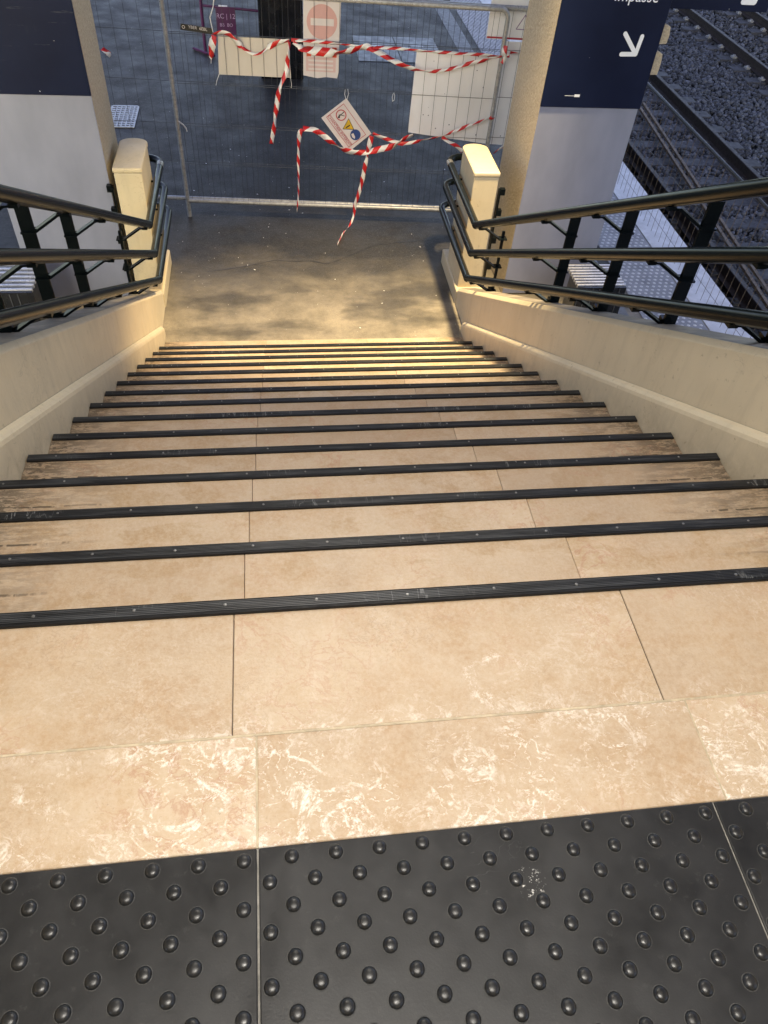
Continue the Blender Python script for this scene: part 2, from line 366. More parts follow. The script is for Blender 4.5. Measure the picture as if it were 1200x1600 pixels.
def PINV(o): return WM(o).inverted()
def tag(o, label=None, cat=None, group=None, kind=None):
    for k, v in (('label', label), ('category', cat), ('group', group), ('kind', kind)):
        if v: o[k] = v
    return o
def thing(name, loc, label, cat, group=None, kind=None):
    o = bpy.data.objects.new(name, None); COL.objects.link(o); o.location = loc; o.empty_display_size = .1
    return tag(o, label, cat, group, kind)
def shared(name, me, parent, loc):
    """an object that shares mesh data (mesh is modelled about its own origin)"""
    o = bpy.data.objects.new(name, me); COL.objects.link(o); o.location = loc
    if parent is not None: o.parent = parent; o.matrix_parent_inverse = PINV(parent)
    return o
def text_obj(s, name, size, mat, parent, mw, extr=.0005, align='CENTER'):
    cu = bpy.data.curves.new(name, 'FONT'); cu.body = s; cu.size = size; cu.extrude = extr; cu.align_x = align; cu.resolution_u = 3
    t = bpy.data.objects.new(name, cu); COL.objects.link(t)
    bpy.context.view_layer.update()
    me = bpy.data.meshes.new_from_object(t.evaluated_get(bpy.context.evaluated_depsgraph_get()))
    bpy.data.objects.remove(t)
    me.transform(mw); me.materials.clear(); me.materials.append(M[mat])
    o = bpy.data.objects.new(name, me); COL.objects.link(o)
    if parent is not None: o.parent = parent; o.matrix_parent_inverse = PINV(parent)
    return o

# ================================================================== SETTING
PX = 4.33        # platform edge
mb = MB(); mb.box(-40, PX-.001, -12, 70, F-.9, F)
plat = tag(mb.build('platform', 'asphalt'), kind='structure')
mb = MB(); mb.box(PX, PX+.012, -12, 70, F-.85, F-.02); mb.build('edge_face', 'edge_dark', plat)
# hairline crack in the asphalt, as a thin filled seam
cr = [(-.62, 6.02), (-.3, 6.10), (.0, 6.22), (.2, 6.20), (.36, 6.21), (.5, 6.15), (.66, 6.24), (.84, 6.38), (1.0, 6.50), (1.25, 6.56), (1.5, 6.60)]
mb = MB()
for (a, b) in zip(cr, cr[1:]):
    for k in range(4):
        p = Vector((*a, 0)).lerp(Vector((*b, 0)), k/4); q = Vector((*a, 0)).lerp(Vector((*b, 0)), (k+1)/4)
        w = .0012 + .0028*random.random()
        mb.add([(p.x, p.y-w, F+.003), (q.x, q.y-w, F+.003), (q.x, q.y+w, F+.003), (p.x, p.y+w, F+.003)], [(0, 1, 2, 3)])
mb.build('crack', 'black_print', plat)
# grit and litter flecks at the stair foot
mb = MB()
for i in range(60):
    x, y = random.uniform(-.9, 2.2), random.uniform(5.0, 9.5); s = random.choice((.004, .006, .008, .012)); a = random.uniform(0, 3)
    c, d = math.cos(a)*s, math.sin(a)*s
    mb.add([(x-c, y-d, F+.004), (x+d*.6, y-c*.6, F+.004), (x+c, y+d, F+.006), (x-d*.6, y+c*.6, F+.004)], [(0, 1, 2, 3)])
tag(mb.build('litter_flecks', 'plastic_tie'), 'pale flecks of litter scattered over the asphalt platform', 'litter', kind='stuff')
# worn line and tactile strip along the platform edge
mb = MB(); mb.box(3.0, 3.24, 4, 60, F-.01, F+.004); mb.build('edge_line', 'line', plat)
mb = MB(); mb.box(3.36, 3.92, -2, 60, F-.01, F+.006); strip = mb.build('warning_strip', 'strip_grey', plat)
mb = MB(); prof = [(.0, .0055), (.012, .0045), (.02, .0)]
for j in range(int(18/.06)):
    for i in range(9):
        x = 3.385 + i*.062 + (.031 if j % 2 else 0); y = 3.0 + j*.06
        if x > 3.905: continue
        vs = [(x, y, F+.0125)] + [(x+.017*math.cos(k*math.pi/3), y+.017*math.sin(k*math.pi/3), F+.006) for k in range(6)]
        mb.add(vs, [(0, k+1, (k+1) % 6+1) for k in range(6)])
tag(mb.build('warning_studs', 'tread_white', strip), kind='stuff')
mb = MB(); mb.box(3.93, PX-.004, -12, 60, F-.01, F+.010); mb.build('coping', 'tread_white', plat)
# track bed
BZ = F-.72
mb = MB(); mb.box(PX+.02, 60, -12, 80, BZ-.3, BZ-.05)
bed = tag(mb.build('track_bed', 'bed'), kind='structure')

# ------------------------------------------------------------------ staircase
st = thing('staircase', (0, 0, 0), 'straight flight of fifteen limestone steps with black nosings', 'staircase', kind='structure')
mb = MB()      # rough core below the slabs
prof = [(-3.0, -.05)]
for i in range(NS):
    y = Y1 + i*TR; prof += [(y-.02, -i*RI-.05), (y-.02, -(i+1)*RI-.05)]
prof += [(YE-.03, F-.05), (YE-.03, F-.6), (-3.0, F-.6)]
mb.prism(prof, lambda p: (XL-.02, p[0], p[1]), lambda p: (XR+.02, p[0], p[1]))
mb.build('stair_core', 'joint', st)
JX = [(XL+.001, -.0941), (-.0929, .7579), (.7591, XR-.001)]
for i in range(1, NS+1):
    z = -i*RI; yb = Y1+(i-1)*TR; yf = yb+TR if i < NS else YE
    jx = [j for j in JX]; o1 = random.uniform(-.004, .004); o2 = random.uniform(-.004, .004)
    jx = [(JX[0][0], JX[0][1]+o1), (JX[1][0]+o1, JX[1][1]+o2), (JX[2][0]+o2, JX[2][1])]
    for (a, b) in jx:
        dz = random.uniform(-.0012, .0006) if i < NS else .003
        mb = MB(); mb.box(a, b, yb-.0185, yf-.002, z-.045, z+dz); mb.build('tread_slab', 'stone', st, .0015, 1)
    mb = MB(); mb.box(XL+.002, XR-.002, yb-.018, yb-.003, z-.04, z+RI-.046); mb.build('riser', 'stone', st)
# nosing strips: ribbed rubber angle with screws
trim = [(-.0350, -.002), (-.0345, .0055), (-.0335, .0070), (-.0285, .0070), (-.0275, .004), (-.001, .004), (-.0005, .0068), (.003, .004), (.003, -.034), (-.001, -.034), (-.001, -.002)]
rib = [(-.0272, .0042)]
for k in range(6):
    y = -.0270 + k*.0043; rib += [(y+.0004, .0076), (y+.0028, .0076), (y+.0032, .0060), (y+.0044, .0060)]
rib += [(-.0012, .0072), (-.0010, .0042)]
sc_me = None
for i in range(NS):
    y, z = Y1+i*TR, -i*RI
    x0, x1 = XL+.002+random.uniform(0, .004), XR-.002-random.uniform(0, .004)
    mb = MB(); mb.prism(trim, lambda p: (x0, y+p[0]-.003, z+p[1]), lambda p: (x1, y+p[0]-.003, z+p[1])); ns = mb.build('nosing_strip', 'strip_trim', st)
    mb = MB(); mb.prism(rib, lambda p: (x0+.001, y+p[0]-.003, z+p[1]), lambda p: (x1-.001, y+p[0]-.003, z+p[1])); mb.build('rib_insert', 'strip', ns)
    if sc_me is None:
        m2 = MB(); m2.add([(0, 0, .0022)] + [(.0030*math.cos(k*math.pi/4), .0030*math.sin(k*math.pi/4), .0016) for k in range(8)] + [(.0040*math.cos(k*math.pi/4), .0040*math.sin(k*math.pi/4), 0) for k in range(8)],
               [(0, k+1, (k+1) % 8+1) for k in range(8)] + [(k+1, k+9, (k+1) % 8+9, (k+1) % 8+1) for k in range(8)]); m2.smooth = True
        sc_me = m2.mesh('screw'); sc_me.materials.append(M['screw'])
    x = -.462 - .195*2 + random.uniform(-.05, .05)
    while x < XR-.03:
        if x > XL+.03: shared('screw', sc_me, ns, (x+random.uniform(-.006, .006), y-.017+random.uniform(-.002, .002), z+.0072))
        x += .195

# ------------------------------------------------------------------ landing
ld = thing('landing', (0, 0, 0), 'limestone landing at the head of the steps', 'landing', kind='structure')
mb = MB(); mb.box(XL-1.2, XR+1.2, -3.0, Y1-.025, -.2, -.012); mb.build('mortar_bed', 'mortar', ld)
LE, RE = XL+.001, XR-.001
for (a, b) in ((LE, -.1040), (-.1022, .7598), (.7616, RE)):
    mb = MB(); mb.box(a, b, .2095, Y1-.002, -.05, random.uniform(-.0008, .0004)); mb.build('landing_slab', 'stone_landing', ld, .0015, 1)
for (a, b) in ((LE, -.0595), (-.0565, .8025), (.8052, RE)):
    mb = MB(); mb.box(a, b, .0015, .2055, -.05, random.uniform(-.0008, .0004)); mb.build('landing_slab', 'stone_landing', ld, .0015, 1)
mb = MB(); mb.box(LE, RE, -3.0, -.4155, -.05, 0); mb.build('landing_slab', 'stone_landing', ld)
MB().box(LE, RE, .2052, .2098, -.03, -.0006).build('mortar_line', 'mortar', ld)
for x in (-.058, .804): MB().box(x-.0018, x+.0018, .001, .2055, -.03, -.0012).build('mortar_line', 'mortar', ld)
for x in (-.103, .7608): MB().box(x-.0018, x+.0018, .2097, Y1-.05, -.03, -.003).build('dirt_line', 'joint', ld)
for x in (-.0571, .7729): MB().box(x-.0021, x+.0021, -.41, -.001, -.03, .0006).build('mortar_line', 'grey_mortar', ld)
dm = MB(); prof = [(.0138, -.0002), (.0136, .0004), (.0124, .0005), (.0121, .0012), (.0112, .0036), (.0092, .0056), (.0062, .0069), (.003, .0074)]
ND = 16
for (rr, zz) in prof: dm.v += [(rr*math.cos(2*math.pi*k/ND), rr*math.sin(2*math.pi*k/ND), zz) for k in range(ND)]
for i in range(len(prof)-1):
    for k in range(ND): dm.f.append((i*ND+k, i*ND+(k+1) % ND, (i+1)*ND+(k+1) % ND, (i+1)*ND+k))
dm.v.append((0, 0, .0076)); dm.f += [((len(prof)-1)*ND+k, (len(prof)-1)*ND+(k+1) % ND, len(dm.v)-1) for k in range(ND)]
dm.smooth = True; dome = dm.mesh('dome'); dome.materials.append(M['dome_rubber']); dome.materials.append(M['dust_ring'])
for f in dome.polygons:
    if f.center.xy.length > .0118: f.material_index = 1
for f in dome.polygons: f.use_smooth = True
for k, x0 in enumerate((-.057-.83, -.057, -.057+.83)):
    mb = MB(); mb.box(x0+.0018, min(x0+.8282, RE), -.4125, -.001, -.03, .004 + (0, .0006, -.0004)[k])
    ts = mb.build('tactile_slab', 'rubber', ld, .002, 2)
    for j in range(11):
        n = 11
        for i in range(n):
            x = x0+.057+i*.075-(.0375 if j % 2 else 0); y = -.0198-j*.0375
            if y < -.405: continue
            if x > RE-.02 or x < XL+.02: continue
            shared('dome', dome, ts, (x, y, .004 + (0, .0006, -.0004)[k]))

# ------------------------------------------------------------------ side walls, newels, handrails, pillars (both sides)
YA, YB, YP = -.6, 5.47, 6.20     # top start, foot of the slope, end of the newel plinth
ZP = F + .13
def side(sg, xf, label_w):
    """sg=+1 right, -1 left; xf inner face"""
    X = lambda d: xf + sg*d
    w = thing('stair_wall', (X(.1), 2.4, F), label_w, 'wall', 'cream walls beside the steps')
    def sec(y, off=0): n0 = nose(y); return n0
    # plinth (proud lower band with a rounded shoulder)
    prof = [(0, -1.0), (0, .105), (.004, .122), (.014, .135), (.034, .147), (.034, -1.0)]
    mb = MB(); mb.prism(prof, lambda p: (X(p[0]), YA, nose(YA)+p[1]), lambda p: (X(p[0]), 5.02, nose(5.02)+p[1])); mb.build('skirting', 'cream', w, .004, 2)
    # upper wall with bevelled arris and flat coping
    prof = [(.035, -.6), (.035, .420), (.037, .426), (.052, .448), (.056, .451), (.205, .451), (.205, -.6)]
    mb = MB(); mb.prism(prof, lambda p: (X(p[0]), YA, nose(YA)+p[1]), lambda p: (X(p[0]), YB, nose(YB)+p[1])); mb.build('wall_body', 'cream', w, .003, 2)
    # level plinth under the newel
    mb = MB(); mb.box(*sorted((X(.028), X(.30))), YB-.03, YP, F-.05, ZP); mb.build('newel_plinth', 'cream_newel', w, .012, 3)
    mb = MB(); mb.box(*sorted((X(.207), X(.222))), YA, 5.3, F-.02, F+.02); mb.build('base_fillet', 'cream', w)
    return w
def newel(sg, xf, label):
    x0, x1 = xf+sg*.048, xf+sg*.258
    nw = thing('newel_post', ((x0+x1)/2, 5.8, ZP), label, 'post', 'cream newel posts at the stair foot')
    def outline(e):
        a, b = min(x0, x1)-e, max(x0, x1)+e; cx = (a+b)/2; rr = (b-a)/2; pts = [(a, 5.515-e), (b, 5.515-e)]
        for k in range(15):
            t = math.pi*k/14; pts.append((cx+rr*math.cos(t), 6.0+.75*rr*math.sin(t)))
        return pts
    mb = MB(); mb.prism(outline(0), lambda p: (p[0], p[1], ZP-.01), lambda p: (p[0], p[1], F+1.135)); mb.build('shaft', 'cream_newel', nw, .008, 2)
    mb = MB(); mb.prism(outline(.006), lambda p: (p[0], p[1], F+1.137), lambda p: (p[0], p[1], F+1.175)); mb.build('cap', 'cream_newel', nw, .012, 3)
    return nw
def handrail(sg, xf, yk, label, ret):
    h = thing('handrail', (xf+sg*.19, 3.3, nose(3.3)+.45), label, 'handrail', 'dark green handrails of the steps')
    RR = .0295
    rl = {}
    for k, off in enumerate((1.035, .795, .565)):
        zk = nose(yk)+off; y0 = -.35
        pts = [(xf, y0, nose(y0)+off), (xf, yk, zk)]
        yc = 6.23 + .04*k; rad = .155
        pts.append((xf, yc, zk-.01))
        for t in range(1, 9): a = math.pi*ret*t/8; pts.append((xf+sg*rad*(1-math.cos(a)), yc+rad*.85*math.sin(a), zk-.01))
        o = MB().tube(pts, RR, 14).build('rail', 'rail_paint', h); rl[k] = o
        MB().tube([(xf, yk+.02, zk-.0002), (xf, yk-.0001, zk+.0002), (xf, yk-.02, nose(yk-.02)+off)], RR+.0016, 14).build('weld_collar', 'rail_paint', o)
        if k == 0:
            MB().tube([(xf, yc-.06, zk-.0098), (xf, yc+.01, zk-.01)], RR+.0012, 14).build('chipped_patch', 'chip', o)
    xp = xf+sg*.19
    ys = [.33, .98, 1.65, 2.32, 2.985, 3.65] if sg > 0 else [.42, 1.08, 1.74, 2.38, 3.03, 3.70]
    ys.append(4.93 if sg > 0 else 4.98)
    for y in ys:
        last = y > 4.5
        w = .062 if not last else .022
        mb = MB(); mb.box(*sorted((xp-sg*w*.45, xp+sg*w*.55)), y-.008, y+.008, nose(y)+.40, nose(y)+(1.065 if not last else .98)); po = mb.build('post', 'rail_paint', h, .001, 1)
        for off in (1.035, .795, .565):
            zr = nose(y)+off-RR; zb = zr-.085
            mb = MB()
            mb.box(*sorted((xp-sg*.035, xp+sg*.032)), y-.03, y+.03, zb-.004, zb+.004)
            mb.bar((xp-sg*.03, y, zb), (xf+sg*.045, y+.012, zr-.010), .034, .012, (0, 0, 1))
            mb.bar((xf+sg*.05, y+.012, zr-.010), (xf-sg*.012, y+.012, zr-.008), .036, .009, (0, 0, 1))
            mb.box(*sorted((xf+sg*.022, xf-sg*.014)), y-.014, y+.036, zr-.012, zr+.004)
            mb.build('bracket_arm', 'rail_paint', h)
        mb = MB(); mb.box(*sorted((xp-sg*.03, xp+sg*.012)), y-.04, y+.04, nose(y)+.452-.03*SL, nose(y)+.452+.03*SL+.003); mb.build('foot_plate', 'rail_paint', po)
    # upright bar with stubs behind the newel
    xb = xf+sg*.285
    mb = MB(); mb.box(*sorted((xb, xb+sg*.012)), 5.52, 5.575, ZP, F+1.02)
    for zz in (.30, .55, .80, .98): mb.box(*sorted((xb+sg*.012, xb+sg*.05)), 5.525, 5.57, F+zz, F+zz+.05)
    mb.build('wall_bar', 'rail_paint', h)
    for k, off in enumerate((1.035, .795, .565)):      # stubs that fix the returns to the newel
        zk = nose(yk)+off; MB().tube([(xf, 5.9, zk-.01), (xf+sg*.05, 5.9, zk-.01)], .009, 8).build('stub', 'rail_paint', h)
    return h
side(1, XR, 'cream painted sloping wall on the right of the steps'); side(-1, XL, 'cream painted sloping wall on the left of the steps, sooty on top')
newel(1, XR, 'cream round-backed newel post at the foot of the right wall'); newel(-1, XL, 'cream round-backed newel post at the foot of the left wall')
handrail(1, XR, 5.07, 'triple dark green tubular handrail along the right wall', 1.0)
handrail(-1, XL, 5.15, 'triple dark green tubular handrail along the left wall', .80)

def pillar(xa, xb, y0, y1, side_x, label):
    p = thing('pillar', ((xa+xb)/2, (y0+y1)/2, F), label, 'pillar', 'signed pillars flanking the stair foot')
    mb = MB(); mb.box(xa, xb, y0, y1, F, 3.1); mb.build('shaft', 'roughcast', p, .01, 2)
    return p
ZS = -.785
pr = pillar(2.112, 2.915, 5.60, 6.37, 2.112, 'broad right pillar with navy arrow sign above white paint and roughcast side')
MB().box(2.114, 2.914, 5.588, 5.599, F+.02, ZS-.002).build('white_panel', 'white_panel', pr)
sp = MB().box(2.111, 2.925, 5.578, 5.598, ZS, 1.2).build('sign_panel', 'navy', pr, .002, 1)
def stroke(mb, a, b, w, y):
    a, b = Vector((a[0], y, a[1])), Vector((b[0], y, b[1])); d = (b-a).normalized(); s = Vector((-d.z, 0, d.x))*w/2; pts = []
    th = math.atan2(s.z, s.x)
    for k in range(9): t = th+math.pi*k/8; pts.append(a+Vector((math.cos(t), 0, math.sin(t)))*w/2)
    for k in range(9): t = th+math.pi+math.pi*k/8; pts.append(b+Vector((math.cos(t), 0, math.sin(t)))*w/2)
    n = len(pts); mb.add([p for p in pts] + [p+Vector((0, .0012, 0)) for p in pts], [tuple(range(n))] + [(i, (i+1) % n, (i+1) % n+n, i+n) for i in range(n)])
mb = MB(); stroke(mb, (2.640, -.272), (2.762, -.402), .030, 5.5766); stroke(mb, (2.775, -.285), (2.762, -.402), .030, 5.5760); stroke(mb, (2.650, -.405), (2.762, -.402), .030, 5.5754); mb.build('arrow', 'white_print', sp)
def facing_cam(x, y, z): return Matrix.Translation((x, y, z)) @ Matrix.Rotation(R(90), 4, 'X')
text_obj('Impasse', 'lettering', .105, 'white_print', sp, facing_cam(2.655, 5.5768, -.070))
mb = MB(); mb.box(2.285, 2.365, 5.5765, 5.5775, -.702, -.699); mb.box(2.362, 2.405, 5.5765, 5.5775, -.708, -.690); mb.build('scratch_mark', 'white_print', sp)
mb = MB()
for (za, zb) in ((-.56, -.40), (-.35, -.22)):
    pts = [(2.917, za), (3.008, za+.006), (3.012, (za+zb)/2), (3.003, zb-.012), (2.96, zb+.004), (2.917, zb)]
    mb = MB(); mb.prism(pts, lambda q: (q[0]+.0, 5.63, q[1]), lambda q: (q[0], 5.68, q[1])); mb.build('plaster_chip', 'roughcast', pr, .004, 1)
pl = pillar(-2.062, -1.238, 5.60, 6.21, -1.238, 'broad left pillar with scratched navy sign above white paint')
MB().box(-2.061, -1.242, 5.588, 5.599, F+.02, ZS-.002).build('white_panel', 'white_panel', pl)
MB().box(-2.066, -1.240, 5.578, 5.598, ZS, 1.2).build('sign_panel', 'navy', pl, .002, 1)
# projecting navy sign at the top right
ps = thing('projecting_sign', (3.4, 6.0, -.2), 'navy sign board with white arrow projecting right of the pillar', 'sign')
sb = MB().box(2.917, 3.925, 5.98, 6.02, -.20, .45).build('sign_board', 'navy', ps, .003, 1)
mb = MB(); stroke(mb, (3.70, -.135), (3.79, -.135), .04, 5.9785); stroke(mb, (3.79, -.135), (3.80, .02), .04, 5.9780); stroke(mb, (3.66, .02), (3.79, -.135), .04, 5.9775); mb.build('arrow', 'white_print', sb)

# ------------------------------------------------------------------ lamps above the stair (out of frame), and added slabs that block sky light
rf = tag(MB().box(-3.4, 2.9, -3.2, 6.6, 2.75, 2.95).build('roof_sky_blocker', 'roof'), kind='structure')  # unseen roof slab, added to keep blue sky light off landing and steps
cp = tag(MB().box(-.75, 4.25, 8.4, 22, 2.70, 2.9).build('platform_sky_blocker', 'dark_blocker'), kind='structure')  # unseen slab, added to shade the platform floor and darken its reflections
bw = tag(MB().box(-3.4, 2.9, -3.2, -3.0, F, 2.749).build('rear_sky_blocker', 'cream'), kind='structure')  # unseen wall behind the camera, added to cut sky light
def tube_lamp(x, y, label, e):
    t = thing('ceiling_lamp', (x, y, 2.745), label, 'lamp', 'tube lamps under the canopy')
    MB().box(x-.62, x+.62, y-.09, y+.09, 2.69, 2.748).build('housing', 'lamp_housing', t, .004, 1)
    MB().box(x-.60, x+.60, y-.07, y+.07, 2.672, 2.6895).build('diffuser', 'tube_light', t)
    ld_ = bpy.data.lights.new('tube', 'AREA'); ld_.shape = 'RECTANGLE'; ld_.size = 1.2; ld_.size_y = .14; ld_.energy = e; ld_.color = (1, .95, .87)
    lo = bpy.data.objects.new('tube', ld_); COL.objects.link(lo); lo.location = (0, 0, -.08); lo.parent = t
tube_lamp(.15, -.75, 'white tube lamp on the added roof over the tactile slabs', 31)
tube_lamp(.35, 2.3, 'white tube lamp on the added roof over the middle steps', 12)
t = thing('spot_lamp', (1.86, 4.95, 2.745), 'warm spot lamp on the added roof over the stair foot', 'lamp')
MB().tube([(1.86, 4.95, 2.745), (1.86, 4.95, 2.60)], .09, 20).build('housing', 'lamp_housing', t)
mb = MB(); mb.disc((1.86, 4.95, 2.598), .075, (1, 0, 0), (0, 1, 0)); mb.build('lens', 'spot_light', t)
sd = bpy.data.lights.new('spot', 'SPOT'); sd.energy = 1250; sd.color = (1, .77, .42); sd.spot_size = R(58); sd.spot_blend = .85; sd.shadow_soft_size = .14
so = bpy.data.objects.new('spot', sd); COL.objects.link(so); so.parent = t; so.location = (0, 0, -.155)
so.rotation_euler = (Vector((.72, 4.95, F)) - Vector((1.86, 4.95, 2.59))).to_track_quat('-Z', 'Y').to_euler()

# ------------------------------------------------------------------ mesh fence across the platform
FY = lambda x: 7.1 - .067*(x+.86)
def fpt(x, h, d=0.0): return Vector((x, FY(x)-d, F+h))
def fence_panel(xa, xb, d, label, wires_off, cat_group='mobile mesh fence panels', ra=.07, feet=True):
    f = thing('mesh_fence', (xa, FY(xa)-d, F), label, 'fence', cat_group)
    T = .021
    def arc(cx, ch, a0, a1): return [fpt(cx+ra*math.cos(a), ch+ra*math.sin(a), d) for a in [a0+(a1-a0)*k/5 for k in range(6)]]
    pts = [fpt(xa, .0, d)] + arc(xa+ra, 1.965-ra, math.pi, math.pi/2) + arc(xb-ra, 1.965-ra, math.pi/2, 0) + [fpt(xb, .0, d)]
    MB().tube(pts, T, 10).build('frame', 'galv', f)
    MB().tube([fpt(xa, .164, d), fpt(xb, .164, d)], T, 10).build('bottom_rail', 'galv', f)
    for h in (1.645, 1.252, .888, .536):
        mb = MB(); pts = [fpt(xa+(xb-xa)*k/12, h+random.uniform(-.003, .003), d+.004) for k in range(13)]; mb.tube(pts, .0022, 5, False); mb.build('horizontal_wire', 'wire', f)
    x = xa+wires_off
    while x < xb-.03:
        mb = MB(); j = random.uniform(-.002, .002); pts = [fpt(x+j, .17, d), fpt(x+random.uniform(-.004, .004), .9, d), fpt(x+j, 1.945, d)]
        mb.tube(pts, .0016, 5, False); mb.build('vertical_wire', 'wire', f); x += .111
    return f
fence_panel(-.83, 2.115, 0, 'nearer galvanised mesh fence panel hung with signs and tape', .05)
fence_panel(-2.3, 3.05, -.05, 'longer mesh fence panel just behind the signed one', .03)
# fence along the track edge
def edge_fence(ya, yb):
    f = thing('mesh_fence', (4.02, ya, F), 'wire mesh fence along the platform edge beside the track', 'fence')
    P = lambda y, h: Vector((4.02, y, F+.01+h))
    MB().tube([P(ya, 0), P(ya, 1.1), P(yb, 1.1), P(yb, 0)], .017, 8).build('frame', 'wire', f)
    for h in (.15, .62): MB().tube([P(ya, h), P(yb, h)], .002, 5, False).build('horizontal_wire', 'wire', f)
    y = ya+.1
    while y < yb:
        MB().tube([P(y, .02), P(y, 1.09)], .0021, 5, False).build('vertical_wire', 'rust_light', f); y += .111
edge_fence(4.2, 10.2)

# ------------------------------------------------------------------ boards, posters and small signs on the fence
FD = Vector((1, -.067, 0)).normalized(); UP = Vector((0, 0, 1)); FNm = Vector((-.067, -1, 0)).normalized()
def quad_board(name, pts, mat, d, label, cat, th=.004, group=None, parent=None):
    """pts (x,h) in the fence plane, d metres to the camera side"""
    fr = [fpt(x, h, d) for x, h in pts]; bk = [p - FNm*th for p in fr]; n = len(fr)
    mb = MB(); mb.add(fr+bk, [tuple(range(n)), tuple(range(n, 2*n))[::-1]] + [(i, (i+1) % n, (i+1) % n+n, i+n) for i in range(n)])
    o = mb.build(name, mat, parent)
    if parent is None: tag(o, label, cat, group)
    return o
quad_board('blank_board', [(-.39, 1.645), (.217, 1.642), (.234, 1.337), (-.408, 1.335)], 'board', -.008, 'blank beige board tied to the fence left of the no entry poster', 'board')
po = quad_board('no_entry_poster', [(.352, 2.02), (.672, 2.02), (.660, 1.40), (.648, 1.352), (.55, 1.358), (.47, 1.346), (.344, 1.364)], 'poster', -.008, 'faded no entry poster with red disc and white bar on the fence', 'poster', .002)
def fdisc(name, cx, ch, r, mat, par, d, r0=0.0, n=28):
    mb = MB(); mb.disc(fpt(cx, ch, d), r, FD, UP, n, r0); return mb.build(name, mat, par)
def frect(name, pts, mat, par, d):
    mb = MB(); mb.add([fpt(x, h, d) for x, h in pts], [tuple(range(len(pts)))]); return mb.build(name, mat, par)
fdisc('red_disc', .510, 1.79, .132, 'poster_red', po, -.0065)
frect('white_bar', [(.412, 1.815), (.612, 1.815), (.612, 1.762), (.412, 1.762)], 'poster', po, -.0055)
frect('pink_text_block', [(.37, 1.545), (.635, 1.545), (.632, 1.40), (.37, 1.40)], 'poster_pink', po, -.0068)
for k in range(4): frect('text_line', [(.39, 1.53-.034*k), (.61, 1.53-.034*k), (.61, 1.515-.034*k), (.39, 1.515-.034*k)], 'poster', po, -.0060)
for x in (.375, .60): frect('orange_tape_patch', [(x, 1.60), (x+.04, 1.60), (x+.04, 1.52), (x, 1.52)], 'orange_tape', po, -.005)
quad_board('speckled_board', [(1.353, 1.612), (2.105, 1.602), (2.105, .832), (1.335, .905)], 'board_dots', -.030, 'large speckled white board tied to the right end of the fence', 'board')
b2 = quad_board('speckled_board', [(2.135, 1.70), (2.62, 1.70), (2.62, .80), (2.135, .805)], 'board_dots', -.095, 'speckled white board between the fence post and the right pillar', 'board')
b3 = quad_board('site_notice', [(1.98, 2.02), (2.55, 2.02), (2.55, 1.706), (1.98, 1.706)], 'board_dots', -.115, 'white site notice with faint triangle and red line above the speckled boards', 'sign')
frect('red_line', [(1.985, 1.725), (2.545, 1.725), (2.545, 1.711), (1.985, 1.711)], 'red_print', b3, -.112)
mb = MB()
for k in range(3):
    a0, a1 = R(90+120*k), R(210+120*k); c = (2.30, 1.83)
    for rr in (.075,): mb.bar(fpt(c[0]+rr*math.cos(a0), c[1]+rr*math.sin(a0), -.112), fpt(c[0]+rr*math.cos(a1), c[1]+rr*math.sin(a1), -.112), .007, .002, FNm)
mb.build('triangle_outline', 'lilac_print', b3)
# black tag sign
tg = quad_board('tag_sign', [(-.690, 1.722), (-.425, 1.698), (-.430, 1.653), (-.702, 1.675)], 'black_print', .006, 'small black tag sign with pale lettering left of the beige board', 'sign', .003)
ang = math.atan2(-.024, .265)
def fmat(x, h, d, a=0.0):
    o = fpt(x, h, d); X_ = FD*math.cos(a)+UP*math.sin(a); Y_ = UP*math.cos(a)-FD*math.sin(a)
    return Matrix(((X_.x, Y_.x, FNm.x, o.x), (X_.y, Y_.y, FNm.y, o.y), (X_.z, Y_.z, FNm.z, o.z), (0, 0, 0, 1)))
text_obj('YBER  6EBL', 'lettering', .033, 'poster', tg, fmat(-.553, 1.683, .0075, ang))
mb = MB(); mb.disc(fpt(-.672, 1.697, .0072), .013, FD, UP, 18, .009); mb.build('round_emblem', 'poster', tg)
# tilted warning sign
wc = [(.734, 1.195), (.980, .894), (.759, .705), (.505, 1.015)]
ws = quad_board('warning_sign', wc, 'poster', .012, 'tilted white safety sign with red, yellow and blue symbols hung on the fence', 'sign', .003)
A = Vector(wc[3]); Bv = Vector(wc[0])-A; Cv = Vector(wc[2])-A     # A: left corner, B: across the top, C: down the long edge
def wq(u, v): p = A + Bv*u + Cv*v; return (p.x, p.y)
def wband(name, u0, v0, u1, v1, mat, d=.0135): return frect(name, [wq(u0, v0), wq(u1, v0), wq(u1, v1), wq(u0, v1)], mat, ws, d)
for (u0, v0, u1, v1) in ((.14, .05, .84, .063), (.14, .90, .84, .913), (.14, .05, .155, .913), (.825, .05, .84, .913), (.28, .05, .292, .913)): wband('red_border', u0, v0, u1, v1, 'red_print')
e1 = Vector((Cv.x, Cv.y)).normalized(); la = math.atan2(e1.y, e1.x)
tx = wq(.185, .48); text_obj('CHANTIER INTERDIT', 'lettering', .036, 'red_print', ws, fmat(tx[0], tx[1], .0138, la))
c1 = wq(.56, .22); fdisc('prohibition_ring', *c1, .050, 'red_print', ws, .0136, .041)
mb = MB(); mb.bar(fpt(c1[0]-.03, c1[1]-.022, .0137), fpt(c1[0]+.026, c1[1]+.030, .0137), .007, .001, FNm); mb.bar(fpt(c1[0]-.024, c1[1]-.002, .0137), fpt(c1[0]-.004, c1[1]+.006, .0137), .006, .001, FNm)
mb.bar(fpt(c1[0]+.0, c1[1]+.0, .0137), fpt(c1[0]+.033, c1[1]-.006, .0137), .006, .001, FNm); mb.disc(fpt(c1[0]-.02, c1[1]-.018, .014), .010, FD, UP, 12); mb.build('figure', 'black_print', ws)
